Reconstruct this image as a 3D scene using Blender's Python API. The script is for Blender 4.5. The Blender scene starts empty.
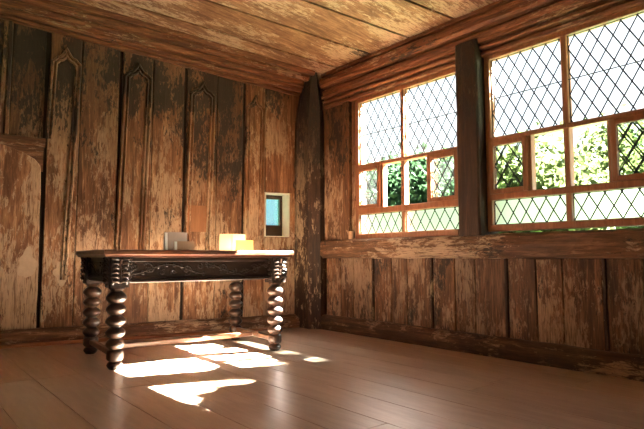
import bpy, bmesh, math, random
from mathutils import Vector, Matrix, noise as mnoise
R = random.Random(7)
scene = bpy.context.scene
COL = scene.collection
PI = math.pi

# ------------------------------------------------------------------ frames of the room
CORNER = Vector((-0.1527, 5.8687, 0.0))
U = Vector((0.63766, -0.77032, 0.0))            # along the window wall, away from the corner
OUT = Vector((0.77032, 0.63766, 0.0))           # out of the room through the window wall
L = Vector((-0.88219, -0.47089, 0.0))           # along the left wall, away from the corner
LIN = Vector((0.47089, -0.88219, 0.0))          # into the room from the left wall
def frame(x, y, o):
    m = Matrix.Identity(4)
    for i in range(3):
        m[i][0] = x[i]; m[i][1] = y[i]; m[i][2] = (0, 0, 1)[i]; m[i][3] = o[i]
    return m
MW = frame(U, OUT, CORNER)                       # (a, y outwards, z)
ML = frame(L, LIN, CORNER)                       # (l, y inwards, z)
LA, LO = L.dot(U), -L.dot(OUT)                   # left wall direction seen from the window wall
def ceil_z(off): return 2.69 + 0.10 * off        # the old ceiling climbs away from the windows

# ------------------------------------------------------------------ helpers
def new_bm():
    b = bmesh.new(); b.faces.layers.float.new('tone'); return b
def put(name, bm, mat, parent=None, m=None, smooth=False, kind=None, label=None, cat=None, group=None):
    bmesh.ops.recalc_face_normals(bm, faces=bm.faces[:])
    me = bpy.data.meshes.new(name); bm.to_mesh(me); bm.free()
    if smooth:
        me.polygons.foreach_set('use_smooth', [True] * len(me.polygons))
        try: me.set_sharp_from_angle(angle=math.radians(42))
        except Exception: pass
    if mat: me.materials.append(mat)
    o = bpy.data.objects.new(name, me); COL.objects.link(o)
    if parent is not None: o.parent = parent
    if m is not None: o.matrix_local = m
    tag(o, label, cat, group, kind)
    return o
def tag(o, label=None, cat=None, group=None, kind=None):
    if label: o['label'] = label
    if cat: o['category'] = cat
    if group: o['group'] = group
    if kind: o['kind'] = kind
def empty(name, m, **k):
    o = bpy.data.objects.new(name, None); COL.objects.link(o); o.matrix_world = m
    o.empty_display_size = 0.1
    tag(o, **k); return o
def setface(bm, f, tone):
    f[bm.faces.layers.float['tone']] = tone
def loft(bm, rings, tone=0.5, caps=True, closed=True):
    vs = [[bm.verts.new(p) for p in r] for r in rings]
    n = len(rings[0]); fs = []
    for i in range(len(vs) - 1):
        for j in range(n if closed else n - 1):
            k = (j + 1) % n
            try: fs.append(bm.faces.new((vs[i][j], vs[i][k], vs[i + 1][k], vs[i + 1][j])))
            except ValueError: pass
    if caps and closed:
        fs.append(bm.faces.new(vs[0][::-1])); fs.append(bm.faces.new(vs[-1]))
    for f in fs: setface(bm, f, tone)
    return vs
def box(bm, x0, x1, y0, y1, z0, z1, c=0.0, tone=0.5, axis='z', seg=1, jit=0.0, seed=0.0):
    """box with chamfered long edges running along one axis, its edges worn by jit"""
    lo = {'x': (y0, y1, z0, z1, x0, x1), 'y': (x0, x1, z0, z1, y0, y1), 'z': (x0, x1, y0, y1, z0, z1)}[axis]
    p0, p1, q0, q1, s0, s1 = lo
    if c > 0: sec = [(p0 + c, q0), (p1 - c, q0), (p1, q0 + c), (p1, q1 - c), (p1 - c, q1), (p0 + c, q1), (p0, q1 - c), (p0, q0 + c)]
    else: sec = [(p0, q0), (p1, q0), (p1, q1), (p0, q1)]
    rings = []
    for i in range(seg + 1):
        s = s0 + (s1 - s0) * i / seg
        r = []
        for k, (p, q) in enumerate(sec):
            dp = dq = 0
            if jit:
                dp = jit * mnoise.noise(Vector((s * 6 + seed, k * 3.7, seed * 1.3)))
                dq = jit * mnoise.noise(Vector((s * 6 + seed, k * 3.7 + 50, seed * 1.3)))
            P, Q = p + dp, q + dq
            r.append({'x': (s, P, Q), 'y': (P, s, Q), 'z': (P, Q, s)}[axis])
        rings.append(r)
    loft(bm, rings, tone)
def sweep(bm, path, prof, nrm, tone=0.5, closed=False):
    """profile (side, height) along a polyline lying in a plane with normal nrm"""
    nrm = Vector(nrm).normalized(); path = [Vector(p) for p in path]; rings = []
    n = len(path)
    for i, p in enumerate(path):
        a = path[i - 1] if i > 0 else (path[-1] if closed else p)
        b = path[i + 1] if i < n - 1 else (path[0] if closed else p)
        d1 = (p - a); d2 = (b - p)
        d = (d1.normalized() if d1.length > 1e-9 else Vector()) + (d2.normalized() if d2.length > 1e-9 else Vector())
        d.normalize()
        side = nrm.cross(d)
        sc = 1.0
        if d1.length > 1e-9 and d2.length > 1e-9:
            sc = 1 / max(0.5, math.cos(0.5 * d1.angle(d2)))
        rings.append([tuple(p + side * s * sc + nrm * h) for s, h in prof])
    if closed: rings.append(rings[0])
    loft(bm, rings, tone, caps=not closed)
def tube(bm, path, rad, n=8, tone=0.5):
    path = [Vector(p) for p in path]
    if not isinstance(rad, (list, tuple)): rad = [rad] * len(path)
    rings = []; ref = Vector((0.31, 0.22, 0.93))
    for i, p in enumerate(path):
        d = path[min(i + 1, len(path) - 1)] - path[max(i - 1, 0)]
        d.normalize()
        if abs(d.dot(ref)) > 0.95: ref = Vector((0.9, 0.1, 0.2))
        s = d.cross(ref).normalized(); t = d.cross(s)
        rings.append([tuple(p + (s * math.cos(2 * PI * k / n) + t * math.sin(2 * PI * k / n)) * rad[i]) for k in range(n)])
    loft(bm, rings, tone)
def lathe(bm, prof, n=24, cx=0, cy=0, tone=0.5):
    rings = [[(cx + r * math.cos(2 * PI * k / n), cy + r * math.sin(2 * PI * k / n), z) for k in range(n)] for r, z in prof]
    loft(bm, rings, tone)
def clip(poly, a, b, c):
    """keep the part of a 2-D polygon where a*x + b*y <= c"""
    out = []
    for i in range(len(poly)):
        p, q = poly[i], poly[(i + 1) % len(poly)]
        dp, dq = a * p[0] + b * p[1] - c, a * q[0] + b * q[1] - c
        if dp <= 0: out.append(p)
        if dp * dq < 0:
            t = dp / (dp - dq); out.append((p[0] + t * (q[0] - p[0]), p[1] + t * (q[1] - p[1])))
    return out
def clip_convex(poly, conv):
    ar = sum(conv[i][0] * conv[(i + 1) % len(conv)][1] - conv[(i + 1) % len(conv)][0] * conv[i][1] for i in range(len(conv)))
    sg = 1 if ar > 0 else -1
    for i in range(len(conv)):
        p, q = conv[i], conv[(i + 1) % len(conv)]
        nx, ny = (q[1] - p[1]) * sg, -(q[0] - p[0]) * sg
        poly = clip(poly, nx, ny, nx * p[0] + ny * p[1])
        if len(poly) < 3: return []
    return poly
def inset(poly, d):
    n = len(poly); cx = sum(p[0] for p in poly) / n; cy = sum(p[1] for p in poly) / n
    r = []
    for x, y in poly:
        l = math.hypot(x - cx, y - cy)
        r.append((x - math.copysign(min(d, abs(x - cx)), x - cx), y - math.copysign(min(d, abs(y - cy)), y - cy)) if l else (x, y))
    return r
def prism(bm, poly, zf0, zf1, c=0.0, tone=0.5):
    top = inset(poly, c) if c else poly
    sgn = 1 if zf1(0, 0) > zf0(0, 0) else -1
    rings = [[(x, y, zf0(x, y)) for x, y in poly]]
    if c: rings.append([(x, y, zf1(x, y) - c * sgn) for x, y in poly])
    rings.append([(x, y, zf1(x, y)) for x, y in top])
    loft(bm, rings, tone)

# ------------------------------------------------------------------ materials
class NT:
    def __init__(s, name):
        s.m = bpy.data.materials.new(name); s.m.use_nodes = True
        s.t = s.m.node_tree; s.t.nodes.clear()
        s.out = s.n('ShaderNodeOutputMaterial')
    def n(s, ty, **k):
        nd = s.t.nodes.new(ty)
        for a, v in k.items(): setattr(nd, a, v)
        return nd
    def l(s, a, b): s.t.links.new(a, b)
    def val(s, sock, v):
        if hasattr(v, 'is_linked') or isinstance(v, bpy.types.NodeSocket): s.l(v, sock)
        else: sock.default_value = v
    def math(s, op, a, b=0.0, c=None, clamp=False):
        nd = s.n('ShaderNodeMath', operation=op, use_clamp=clamp); s.val(nd.inputs[0], a); s.val(nd.inputs[1], b)
        if c is not None: s.val(nd.inputs[2], c)
        return nd.outputs[0]
    def mix(s, f, a, b, bt='MIX'):
        nd = s.n('ShaderNodeMix', data_type='RGBA', blend_type=bt)
        s.val(nd.inputs[0], f); s.val(nd.inputs[6], a); s.val(nd.inputs[7], b); return nd.outputs[2]
    def noise(s, vec, scale, detail=4, rough=0.55, dist=0.0):
        nd = s.n('ShaderNodeTexNoise'); s.l(vec, nd.inputs['Vector'])
        nd.inputs['Scale'].default_value = scale; nd.inputs['Detail'].default_value = detail
        nd.inputs['Roughness'].default_value = rough; nd.inputs['Distortion'].default_value = dist
        return nd.outputs['Fac']
    def step(s, v, a, b):
        nd = s.n('ShaderNodeMapRange', interpolation_type='SMOOTHSTEP'); s.val(nd.inputs[0], v)
        s.val(nd.inputs[1], a); s.val(nd.inputs[2], b); return nd.outputs[0]
    def coords(s, stretch, tone=True):
        tc = s.n('ShaderNodeTexCoord').outputs['Object']
        at = s.n('ShaderNodeAttribute', attribute_name='tone').outputs['Fac']
        mp = s.n('ShaderNodeVectorMath', operation='MULTIPLY'); s.l(tc, mp.inputs[0]); mp.inputs[1].default_value = stretch
        of = s.n('ShaderNodeVectorMath', operation='SCALE'); of.inputs[0].default_value = (37.0, 23.0, 51.0); s.l(at, of.inputs['Scale'])
        ad = s.n('ShaderNodeVectorMath', operation='ADD'); s.l(mp.outputs[0], ad.inputs[0]); s.l(of.outputs[0], ad.inputs[1])
        return ad.outputs[0], at
    def finish(s, color, rough=0.6, bump=None, bstr=0.3, bdist=0.01, spec=0.4, coat=0.0):
        b = s.n('ShaderNodeBsdfPrincipled'); s.val(b.inputs['Base Color'], color); s.val(b.inputs['Roughness'], rough)
        b.inputs['Specular IOR Level'].default_value = spec
        if coat: b.inputs['Coat Weight'].default_value = coat; b.inputs['Coat Roughness'].default_value = 0.30
        if bump is not None:
            bp = s.n('ShaderNodeBump'); bp.inputs['Strength'].default_value = bstr; bp.inputs['Distance'].default_value = bdist
            s.l(bump, bp.inputs['Height']); s.l(bp.outputs[0], b.inputs['Normal'])
        s.l(b.outputs[0], s.out.inputs['Surface']); return s.m
def rgb(r, g, b): return (r, g, b, 1.0)

def weathered(name, grain, dark, mid, light, paint, p_amt=0.5, black=(0.014, 0.010, 0.008), b_amt=0.5, rough=0.62, bstr=0.6, tint=0.35, spec=0.35, soot=0.0, p_alpha=0.85):
    """bare old timber with what is left of a flaking paint and black staining; grain = long axis.
    soot: irregular old smoke stains that reach down from the tops of the boards"""
    t = NT(name)
    def st(k): return {'x': (k, 1, 1), 'y': (1, k, 1), 'z': (1, 1, k)}[grain]
    v, tone = t.coords(st(0.07)); v2, _ = t.coords(st(0.30)); v3, _ = t.coords(st(0.5))
    g1 = t.noise(v, 30, 7, 0.68, 0.5)
    g2 = t.noise(v, 120, 4, 0.65)
    med = t.noise(v2, 6.0, 5, 0.6, 0.3)
    big = t.noise(v3, 2.4, 4, 0.6)
    fl = t.noise(v2, 34.0, 7, 0.75, 0.6)
    fl2 = t.noise(v2, 50.0, 6, 0.75, 0.5)
    c = t.mix(t.step(t.math('ADD', t.math('MULTIPLY', g1, 0.65), t.math('MULTIPLY', med, 0.35)), 0.37, 0.62), dark + (1,), mid + (1,))
    c = t.mix(t.math('MULTIPLY', t.step(g1, 0.54, 0.72), 0.75), c, light + (1,))
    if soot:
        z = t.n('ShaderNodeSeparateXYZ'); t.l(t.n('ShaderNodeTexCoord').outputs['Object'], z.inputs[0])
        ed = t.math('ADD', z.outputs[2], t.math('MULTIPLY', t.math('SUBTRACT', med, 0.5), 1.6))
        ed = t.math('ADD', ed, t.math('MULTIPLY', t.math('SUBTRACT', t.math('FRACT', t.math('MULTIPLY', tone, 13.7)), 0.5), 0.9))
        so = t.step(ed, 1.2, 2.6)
    # remains of paint
    pf = t.math('ADD', t.math('MULTIPLY', fl, 0.75), t.math('ADD', t.math('MULTIPLY', t.math('SUBTRACT', big, 0.5), 0.8), t.math('MULTIPLY', med, 0.25)))
    pth = 0.64 - 0.3 * p_amt
    pm = t.math('MULTIPLY', t.step(pf, pth, pth + 0.06), t.step(g1, 0.28, 0.46))
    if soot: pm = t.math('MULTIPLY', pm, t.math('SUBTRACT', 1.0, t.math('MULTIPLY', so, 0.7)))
    pc = t.mix(fl2, paint + (1,), tuple(x * 0.6 for x in paint) + (1,))
    c = t.mix(t.math('MULTIPLY', pm, p_alpha), c, pc)
    # fine dark checks along the grain
    c = t.mix(t.math('MULTIPLY', t.step(g2, 0.50, 0.64), 0.7), c, dark + (1,))
    # black flecks and stains
    big2 = t.noise(v3, 3.2, 4, 0.6)
    bf = t.math('ADD', t.math('MULTIPLY', fl2, 0.7), t.math('ADD', t.math('MULTIPLY', t.math('SUBTRACT', big2, 0.5), 1.0), t.math('MULTIPLY', g1, 0.3)))
    bth = 0.77 - 0.26 * b_amt
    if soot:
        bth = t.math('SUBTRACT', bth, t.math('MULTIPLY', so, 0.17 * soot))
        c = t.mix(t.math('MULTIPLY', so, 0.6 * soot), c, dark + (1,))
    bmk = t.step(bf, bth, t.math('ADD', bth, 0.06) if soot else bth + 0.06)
    c = t.mix(t.math('MULTIPLY', bmk, 0.85), c, black + (1,))
    # each board its own depth of colour
    k = t.math('ADD', t.math('MULTIPLY', t.math('FRACT', t.math('MULTIPLY', tone, 7.31)), tint), 1 - tint * 0.5)
    cm = t.n('ShaderNodeCombineColor'); [t.l(k, cm.inputs[i]) for i in range(3)]
    c = t.mix(1.0, c, cm.outputs[0], 'MULTIPLY')
    h = t.math('ADD', t.math('MULTIPLY', g1, 0.6), t.math('ADD', t.math('MULTIPLY', g2, 0.25), t.math('MULTIPLY', pm, 0.4)))
    h = t.math('SUBTRACT', h, t.math('MULTIPLY', bmk, 0.3))
    return t.finish(c, rough, h, bstr, 0.006, spec)

M = {}
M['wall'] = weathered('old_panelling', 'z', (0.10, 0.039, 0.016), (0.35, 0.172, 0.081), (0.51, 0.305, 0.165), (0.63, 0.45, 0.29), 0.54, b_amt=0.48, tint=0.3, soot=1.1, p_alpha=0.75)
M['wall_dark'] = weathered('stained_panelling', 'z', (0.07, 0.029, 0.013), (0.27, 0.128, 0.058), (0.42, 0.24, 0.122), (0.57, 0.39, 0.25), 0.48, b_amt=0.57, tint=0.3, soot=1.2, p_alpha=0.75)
M['dado'] = weathered('old_wainscot', 'z', (0.058, 0.026, 0.013), (0.215, 0.102, 0.048), (0.33, 0.185, 0.097), (0.41, 0.275, 0.178), 0.48, b_amt=0.62, tint=0.3, p_alpha=0.8)
M['beam_x'] = weathered('old_beam', 'x', (0.09, 0.038, 0.017), (0.25, 0.11, 0.048), (0.40, 0.21, 0.11), (0.5, 0.34, 0.22), 0.25, b_amt=0.35, bstr=0.8)
M['corn'] = weathered('red_brown_moulding', 'x', (0.065, 0.022, 0.009), (0.22, 0.082, 0.032), (0.33, 0.145, 0.062), (0.42, 0.27, 0.16), 0.20, b_amt=0.44, bstr=0.7)
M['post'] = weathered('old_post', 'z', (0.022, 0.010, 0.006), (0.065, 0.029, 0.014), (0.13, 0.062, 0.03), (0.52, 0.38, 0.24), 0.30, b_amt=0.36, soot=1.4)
M['sill'] = weathered('worn_sill', 'x', (0.065, 0.030, 0.014), (0.20, 0.098, 0.048), (0.38, 0.23, 0.135), (0.56, 0.40, 0.27), 0.42, b_amt=0.48, bstr=0.9)
M['sill_shaded'] = weathered('shaded_foot_sill', 'x', (0.035, 0.018, 0.010), (0.11, 0.055, 0.028), (0.22, 0.125, 0.07), (0.40, 0.27, 0.17), 0.26, b_amt=0.52, bstr=0.9)  # sill timber darkened, the shade at the wall foot put into its colour
M['ceil'] = weathered('ceiling_boards', 'y', (0.115, 0.052, 0.025), (0.30, 0.165, 0.088), (0.41, 0.265, 0.16), (0.56, 0.425, 0.295), 0.44, b_amt=0.36, bstr=0.5, tint=0.22)
M['lath'] = weathered('lit_floor_strip', 'x', (0.2, 0.08, 0.035), (0.34, 0.15, 0.07), (0.4, 0.2, 0.1), (0.4, 0.2, 0.1), 0.1, b_amt=0.02, bstr=0.2)  # colour of the raised strip that stands in for lit floor
M['pine'] = weathered('window_wood', 'z', (0.22, 0.082, 0.034), (0.31, 0.122, 0.054), (0.36, 0.155, 0.074), (0.38, 0.17, 0.085), 0.1, b_amt=0.02, bstr=0.15, tint=0.15, spec=0.5, rough=0.45)
M['stump'] = weathered('pale_wood', 'z', (0.5, 0.32, 0.19), (0.68, 0.46, 0.29), (0.72, 0.52, 0.35), (0.72, 0.52, 0.35), 0.1, b_amt=0.0, bstr=0.15)

def mat_floor():
    t = NT('oak_floor')
    v, tone = t.coords((0.12, 1, 1)); v2, _ = t.coords((0.35, 1, 1))
    g = t.noise(v, 22, 6, 0.6, 0.8); g2 = t.noise(v, 80, 3, 0.6); b = t.noise(v2, 2.2, 3, 0.5)
    c = t.mix(t.step(g, 0.3, 0.7), rgb(0.35, 0.225, 0.155), rgb(0.48, 0.355, 0.27))
    c = t.mix(t.math('MULTIPLY', t.step(g2, 0.52, 0.7), 0.35), c, rgb(0.25, 0.14, 0.085))
    c = t.mix(t.math('MULTIPLY', t.step(b, 0.42, 0.65), 0.35), c, rgb(0.52, 0.40, 0.315))
    k = t.math('ADD', t.math('MULTIPLY', t.math('FRACT', t.math('MULTIPLY', tone, 7.31)), 0.26), 0.87)
    cm = t.n('ShaderNodeCombineColor'); [t.l(k, cm.inputs[i]) for i in range(3)]
    c = t.mix(1.0, c, cm.outputs[0], 'MULTIPLY')
    h = t.math('ADD', t.math('MULTIPLY', g, 0.5), t.math('MULTIPLY', g2, 0.3))
    r = t.math('ADD', 0.29, t.math('MULTIPLY', b, 0.12))
    return t.finish(c, r, h, 0.05, 0.003, 0.8, 0.7)
M['floor'] = mat_floor()
def mat_dark_wood(name, a, b, rough, grain, spec=0.5):
    t = NT(name); v, tone = t.coords({'x': (0.12, 1, 1), 'z': (1, 1, 0.2)}[grain])
    g = t.noise(v, 30, 5, 0.6, 0.5); g2 = t.noise(v, 9, 3, 0.5)
    c = t.mix(t.step(g, 0.35, 0.68), a + (1,), b + (1,))
    c = t.mix(t.math('MULTIPLY', t.step(g2, 0.5, 0.7), 0.4), c, tuple(x * 1.6 for x in b) + (1,))
    return t.finish(c, rough, g, 0.12, 0.003, spec)
M['walnut'] = mat_dark_wood('dark_walnut', (0.006, 0.0035, 0.0025), (0.018, 0.009, 0.0055), 0.42, 'x', 0.3)
M['leg'] = mat_dark_wood('turned_walnut', (0.013, 0.0065, 0.004), (0.042, 0.019, 0.010), 0.40, 'z', 0.32)
M['top'] = mat_dark_wood('table_top_wood', (0.05, 0.018, 0.009), (0.12, 0.042, 0.02), 0.34, 'x')
M['rail'] = mat_dark_wood('stretcher_wood', (0.05, 0.022, 0.011), (0.12, 0.055, 0.028), 0.36, 'x')

def plain(name, col, rough=0.6, spec=0.4, var=0.12, scale=18):
    t = NT(name); v, _ = t.coords((1, 1, 1)); g = t.noise(v, scale, 4, 0.6)
    c = t.mix(g, tuple(x * (1 - var) for x in col) + (1,), tuple(min(1, x * (1 + var)) for x in col) + (1,))
    return t.finish(c, rough, g, 0.05, 0.002, spec)
M['lead'] = plain('lead', (0.018, 0.019, 0.021), 0.7, 0.15)
M['white'] = plain('white_reveal', (0.72, 0.68, 0.58), 0.8)
M['darkframe'] = plain('dark_frame', (0.06, 0.034, 0.02), 0.55)
M['void'] = plain('dark_backing', (0.022, 0.013, 0.009), 0.9)
M['tan'] = weathered('tan_patch', 'z', (0.24, 0.10, 0.042), (0.32, 0.14, 0.060), (0.35, 0.16, 0.075), (0.35, 0.16, 0.075), 0.1, b_amt=0.0, bstr=0.12)
M['bare'] = plain('bare_plaster', (0.50, 0.37, 0.25), 0.85, 0.2, 0.2, 30)
M['grey_paper'] = plain('grey_cover', (0.28, 0.215, 0.165), 0.5)
M['brown_paper'] = plain('brown_cover', (0.34, 0.19, 0.095), 0.5)
M['cream_paper'] = plain('cream_paper', (0.60, 0.53, 0.36), 0.6, var=0.04)
M['yellow_paper'] = plain('yellow_paper', (0.70, 0.58, 0.20), 0.6, var=0.04)
M['white_paper'] = plain('white_paper', (0.8, 0.78, 0.72), 0.7, var=0.03)
M['ink'] = plain('grey_ink', (0.32, 0.30, 0.25), 0.7)
M['plaster'] = plain('old_plaster', (0.36, 0.24, 0.15), 0.85)
M['grass'] = plain('grass', (0.03, 0.05, 0.015), 0.9, 0.2, 0.4, 3)
M['bark'] = plain('bark', (0.06, 0.045, 0.033), 0.9, 0.2, 0.4, 12)
def mat_leaf(name, col):
    t = NT(name); _, tone = t.coords((1, 1, 1))
    k = t.math('ADD', 0.65, t.math('MULTIPLY', tone, 0.7))
    cm = t.n('ShaderNodeCombineColor'); [t.l(k, cm.inputs[i]) for i in range(3)]
    c = t.mix(1.0, col + (1,), cm.outputs[0], 'MULTIPLY')
    d = t.n('ShaderNodeBsdfDiffuse'); t.l(c, d.inputs[0]); tr = t.n('ShaderNodeBsdfTranslucent'); t.l(c, tr.inputs[0])
    gl = t.n('ShaderNodeBsdfGlossy'); gl.inputs['Roughness'].default_value = 0.4
    m1 = t.n('ShaderNodeMixShader'); m1.inputs[0].default_value = 0.22; t.l(d.outputs[0], m1.inputs[1]); t.l(tr.outputs[0], m1.inputs[2])
    m2 = t.n('ShaderNodeMixShader'); m2.inputs[0].default_value = 0.012; t.l(m1.outputs[0], m2.inputs[1]); t.l(gl.outputs[0], m2.inputs[2])
    t.l(m2.outputs[0], t.out.inputs['Surface']); return t.m
M['leaf'] = mat_leaf('leaf_green', (0.025, 0.044, 0.012))
M['leaf_dark'] = mat_leaf('leaf_deep_green', (0.012, 0.027, 0.012))
M['leaf_pale'] = mat_leaf('leaf_pale_green', (0.042, 0.058, 0.021))
def mat_glass(name, tint, milk, milkcol, gloss=0.05):
    """thin old window glass: mostly clear, a little milky, a little shiny"""
    t = NT(name); v, _ = t.coords((1, 1, 1))
    tr = t.n('ShaderNodeBsdfTransparent'); tr.inputs[0].default_value = tint + (1,)
    tl = t.n('ShaderNodeBsdfTranslucent'); tl.inputs[0].default_value = milkcol + (1,)
    gl = t.n('ShaderNodeBsdfGlossy'); gl.inputs['Roughness'].default_value = 0.08
    n = t.noise(v, 14, 2, 0.5)
    m1 = t.n('ShaderNodeMixShader'); t.l(t.math('ADD', milk * 0.7, t.math('MULTIPLY', n, milk * 0.6)), m1.inputs[0]); t.l(tr.outputs[0], m1.inputs[1]); t.l(tl.outputs[0], m1.inputs[2])
    m2 = t.n('ShaderNodeMixShader'); m2.inputs[0].default_value = gloss; t.l(m1.outputs[0], m2.inputs[1]); t.l(gl.outputs[0], m2.inputs[2])
    t.l(m2.outputs[0], t.out.inputs['Surface']); return t.m
M['glass'] = mat_glass('leaded_glass', (0.97, 0.99, 0.97), 0.0008, (0.85, 0.92, 0.9), 0.02)
def mat_textured_glass():
    """uneven greenish glass: half clear, half blurring what lies behind"""
    t = NT('green_textured_glass')
    tr = t.n('ShaderNodeBsdfTransparent'); tr.inputs[0].default_value = (0.86, 0.94, 0.94, 1)
    rf = t.n('ShaderNodeBsdfRefraction'); rf.inputs['Color'].default_value = (0.95, 0.99, 1.0, 1); rf.inputs['Roughness'].default_value = 0.6; rf.inputs['IOR'].default_value = 1.4
    m1 = t.n('ShaderNodeMixShader'); m1.inputs[0].default_value = 0.72; t.l(tr.outputs[0], m1.inputs[1]); t.l(rf.outputs[0], m1.inputs[2])
    t.l(m1.outputs[0], t.out.inputs['Surface']); return t.m
M['glass_low'] = mat_textured_glass()
M['glass_blue'] = mat_glass('pale_blue_glass', (0.40, 0.58, 0.74), 0.12, (0.60, 0.76, 0.9))

# ------------------------------------------------------------------ the room's outline (window-wall frame: a, off inwards)
A_END, OFF_END = 7.5, 5.3
tl = OFF_END / LO
ROOM = [(0.0, 0.0), (A_END, 0.0), (A_END, OFF_END), (LA * tl, OFF_END)]
ROOM_Y = [(a, -o) for a, o in ROOM]               # local y of MW points outwards
def grow(d):
    return [(-d * 1.2, d), (A_END + d, d), (A_END + d, -OFF_END - d), (LA * (tl) - d * 1.3, -OFF_END - d)]

# floor: wide oak boards running along the window wall
bm = new_bm()
prism(bm, grow(0.06), lambda x, y: -0.12, lambda x, y: -0.02, 0, 0.1)
W = 0.26; k = 0
off = 1.30 - 5 * W
while off < OFF_END + 0.1:
    a = -1.6 - R.random() * 2.0
    while a < A_END + 0.1:
        ln = 2.4 + R.random() * 1.6
        p = [(a + .0012, -off - .0012), (a + ln - .0012, -off - .0012), (a + ln - .0012, -off - W + .0012), (a + .0012, -off - W + .0012)]
        p = clip_convex(p, grow(0.04))
        if len(p) > 2: prism(bm, p, lambda x, y: -0.021, lambda x, y: 0.0, 0.0018, R.random())
        a += ln
    off += W
put('floor', bm, M['floor'], m=MW, kind='structure', label='wide oak floorboards with a satin sheen')

# ceiling: broad boards running with the left wall
bm = new_bm()
def cz(dz): return lambda x, y: ceil_z(-y) + dz
prism(bm, grow(0.25), cz(0.012), cz(0.12), 0, 0.1)
bmB = bm; bm = new_bm()
dx, dy = LA / LO, -1.0                              # one unit of off along l
Wc = 0.485
for i in range(-1, 17):
    a0 = 1.125 + Wc * (i - 2); a1 = a0 + Wc
    g = 0.015
    far = OFF_END + 0.3
    p = [(a0 + g - dx * 0.2, 0.2), (a1 - g - dx * 0.2, 0.2), (a1 - g + dx * far, -far), (a0 + g + dx * far, -far)]
    p = clip_convex(p, grow(0.2))
    if len(p) > 2:
        tn = R.random(); n0 = 14
        sag = 0.0
        prism(bm, p, cz(0.014), cz(-0.012), 0.004, tn)
ce = put('ceiling', bm, M['ceil'], m=MW, kind='structure', label='broad unpainted ceiling boards with dark joints')
put('roof_backing', bmB, M['void'], ce)

# ------------------------------------------------------------------ left wall
LW_END = 5.5
WZ0, WZ1, WL0, WL1 = 0.966, 1.441, 0.228, 0.516       # the little window's opening
def wall_top(l): return ceil_z(l * LO) + 0.05
bm = new_bm()
def slab(l0, l1, z0, z1, y0=-0.30, y1=-0.030):
    box(bm, l0, l1, y0, y1, z0, z1, tone=0.1)
slab(-0.3, WL0, -0.1, 2.85); slab(WL1, 2.6, -0.1, 3.1); slab(2.6, LW_END + 0.2, -0.1, 3.4)
slab(WL0, WL1, -0.1, WZ0); slab(WL0, WL1, WZ1, 2.85)
put('wall_left', bm, M['void'], m=ML, kind='structure', label='old boarded wall on the left')
wall_left = bpy.data.objects['wall_left']

def board(bm, l0, l1, z0, z1, y=0.0, tone=None, lean=0.0, th=0.03, c=0.006, jit=0.004, hole=None):
    """one upright board; lean shifts its edges towards the bottom"""
    tone = R.random() if tone is None else tone
    n = 26; rings = []
    for i in range(n + 1):
        z = z0 + (z1 - z0) * i / n
        d = lean * (z1 - z)
        s = tone * 40
        e0 = jit * mnoise.noise(Vector((z * 4, s, 1))); e1 = jit * mnoise.noise(Vector((z * 4, s, 9)))
        w = 0.3 * jit * mnoise.noise(Vector((z * 2, s, 17)))
        a, b = l0 + d + e0, l1 + d + e1
        rings.append([(a, y - th, z), (b, y - th, z), (b, y - c, z), (b - c, y + w, z), ((a + b) / 2, y + w * 1.5, z), (a + c, y + w, z), (a, y - c, z)])
    loft(bm, rings, tone)
BZ = 0.10
bm = new_bm(); bd = new_bm()
bays = [(2.60, 2.335, 2.0), (1.985, 1.695, 1.385), (1.37, 1.05, 0.765), (0.750, 0.487, 0.05)]
for i, (s, m_, e) in enumerate(bays):
    if i < 3:
        board(bm, m_ + 0.003, s - 0.008, BZ, wall_top(s) - 0.03, 0.0)
        board(bd if i in (0, 2) else bm, e + 0.004, m_ - 0.003, BZ, wall_top(s) - 0.03, -0.010)
    else:   # the last bay is cut by the little window
        tn = R.random()
        board(bm, m_ + 0.034, s - 0.012, BZ, wall_top(0.4), 0.0)
        board(bm, e, m_ + 0.026, BZ, WZ0 - 0.004, -0.006, tn); board(bm, e, m_ + 0.026, WZ1 + 0.004, wall_top(0.2), -0.006, tn)
        board(bm, e, WL0 - 0.008, WZ0 - 0.006, WZ1 + 0.006, -0.006, tn + 0.002, jit=0.001)
# left of the long crack: a bent plank below a rail, a sunk panel above
tn = 0.37; rings = []
for i in range(31):
    z = BZ + (1.715 - BZ) * i / 30
    b0 = 2.618 + 0.012 * max(0, (z - 0.5)) + 0.004 * mnoise.noise(Vector((z * 5, 3, 3)))
    if z > 1.52: b0 += 0.30 * ((z - 1.52) / 0.195) ** 2.2
    rings.append([(b0, -0.03, z), (3.22, -0.03, z), (3.22, -0.006, z), (3.214, 0, z), ((b0 + 3.2) / 2, 0.002, z), (b0 + 0.008, 0, z), (b0, -0.008, z)])
loft(bm, rings, tn)
bw = new_bm()                                      # the broken corner behind the bent plank
box(bw, 2.618, 3.22, -0.03, -0.012, 1.5, 1.72, 0.003, 0.71, 'x', 24, 0.004, 2)
box(bw, 2.606, 3.24, -0.03, 0.020, 1.715, 1.805, 0.012, 0.2, 'x', 40, 0.012, 5)
put('rail', bw, M['beam_x'], wall_left, label='rough rail across the far left boards')
board(bd, 2.63, 2.888, 1.79, wall_top(2.7), -0.022, 0.83)
board(bm, 2.892, 2.925, 1.79, wall_top(2.9), 0.006, 0.55); board(bm, 2.928, 2.965, 1.79, wall_top(2.9), -0.004, 0.15)
board(bd, 2.97, 3.22, 1.79, wall_top(3.1), -0.018, 0.61)
for l0 in (3.235, 3.56, 3.86, 4.19, 4.49, 4.82, 5.12):
    board(bd if l0 in (3.56, 4.19, 4.82) else bm, l0, l0 + 0.30, BZ, wall_top(l0) - 0.02, -0.006 if l0 in (3.56, 4.19, 4.82) else 0)
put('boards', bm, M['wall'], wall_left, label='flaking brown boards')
put('stained_boards', bd, M['wall_dark'], wall_left, label='darker, black-stained boards')
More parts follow.
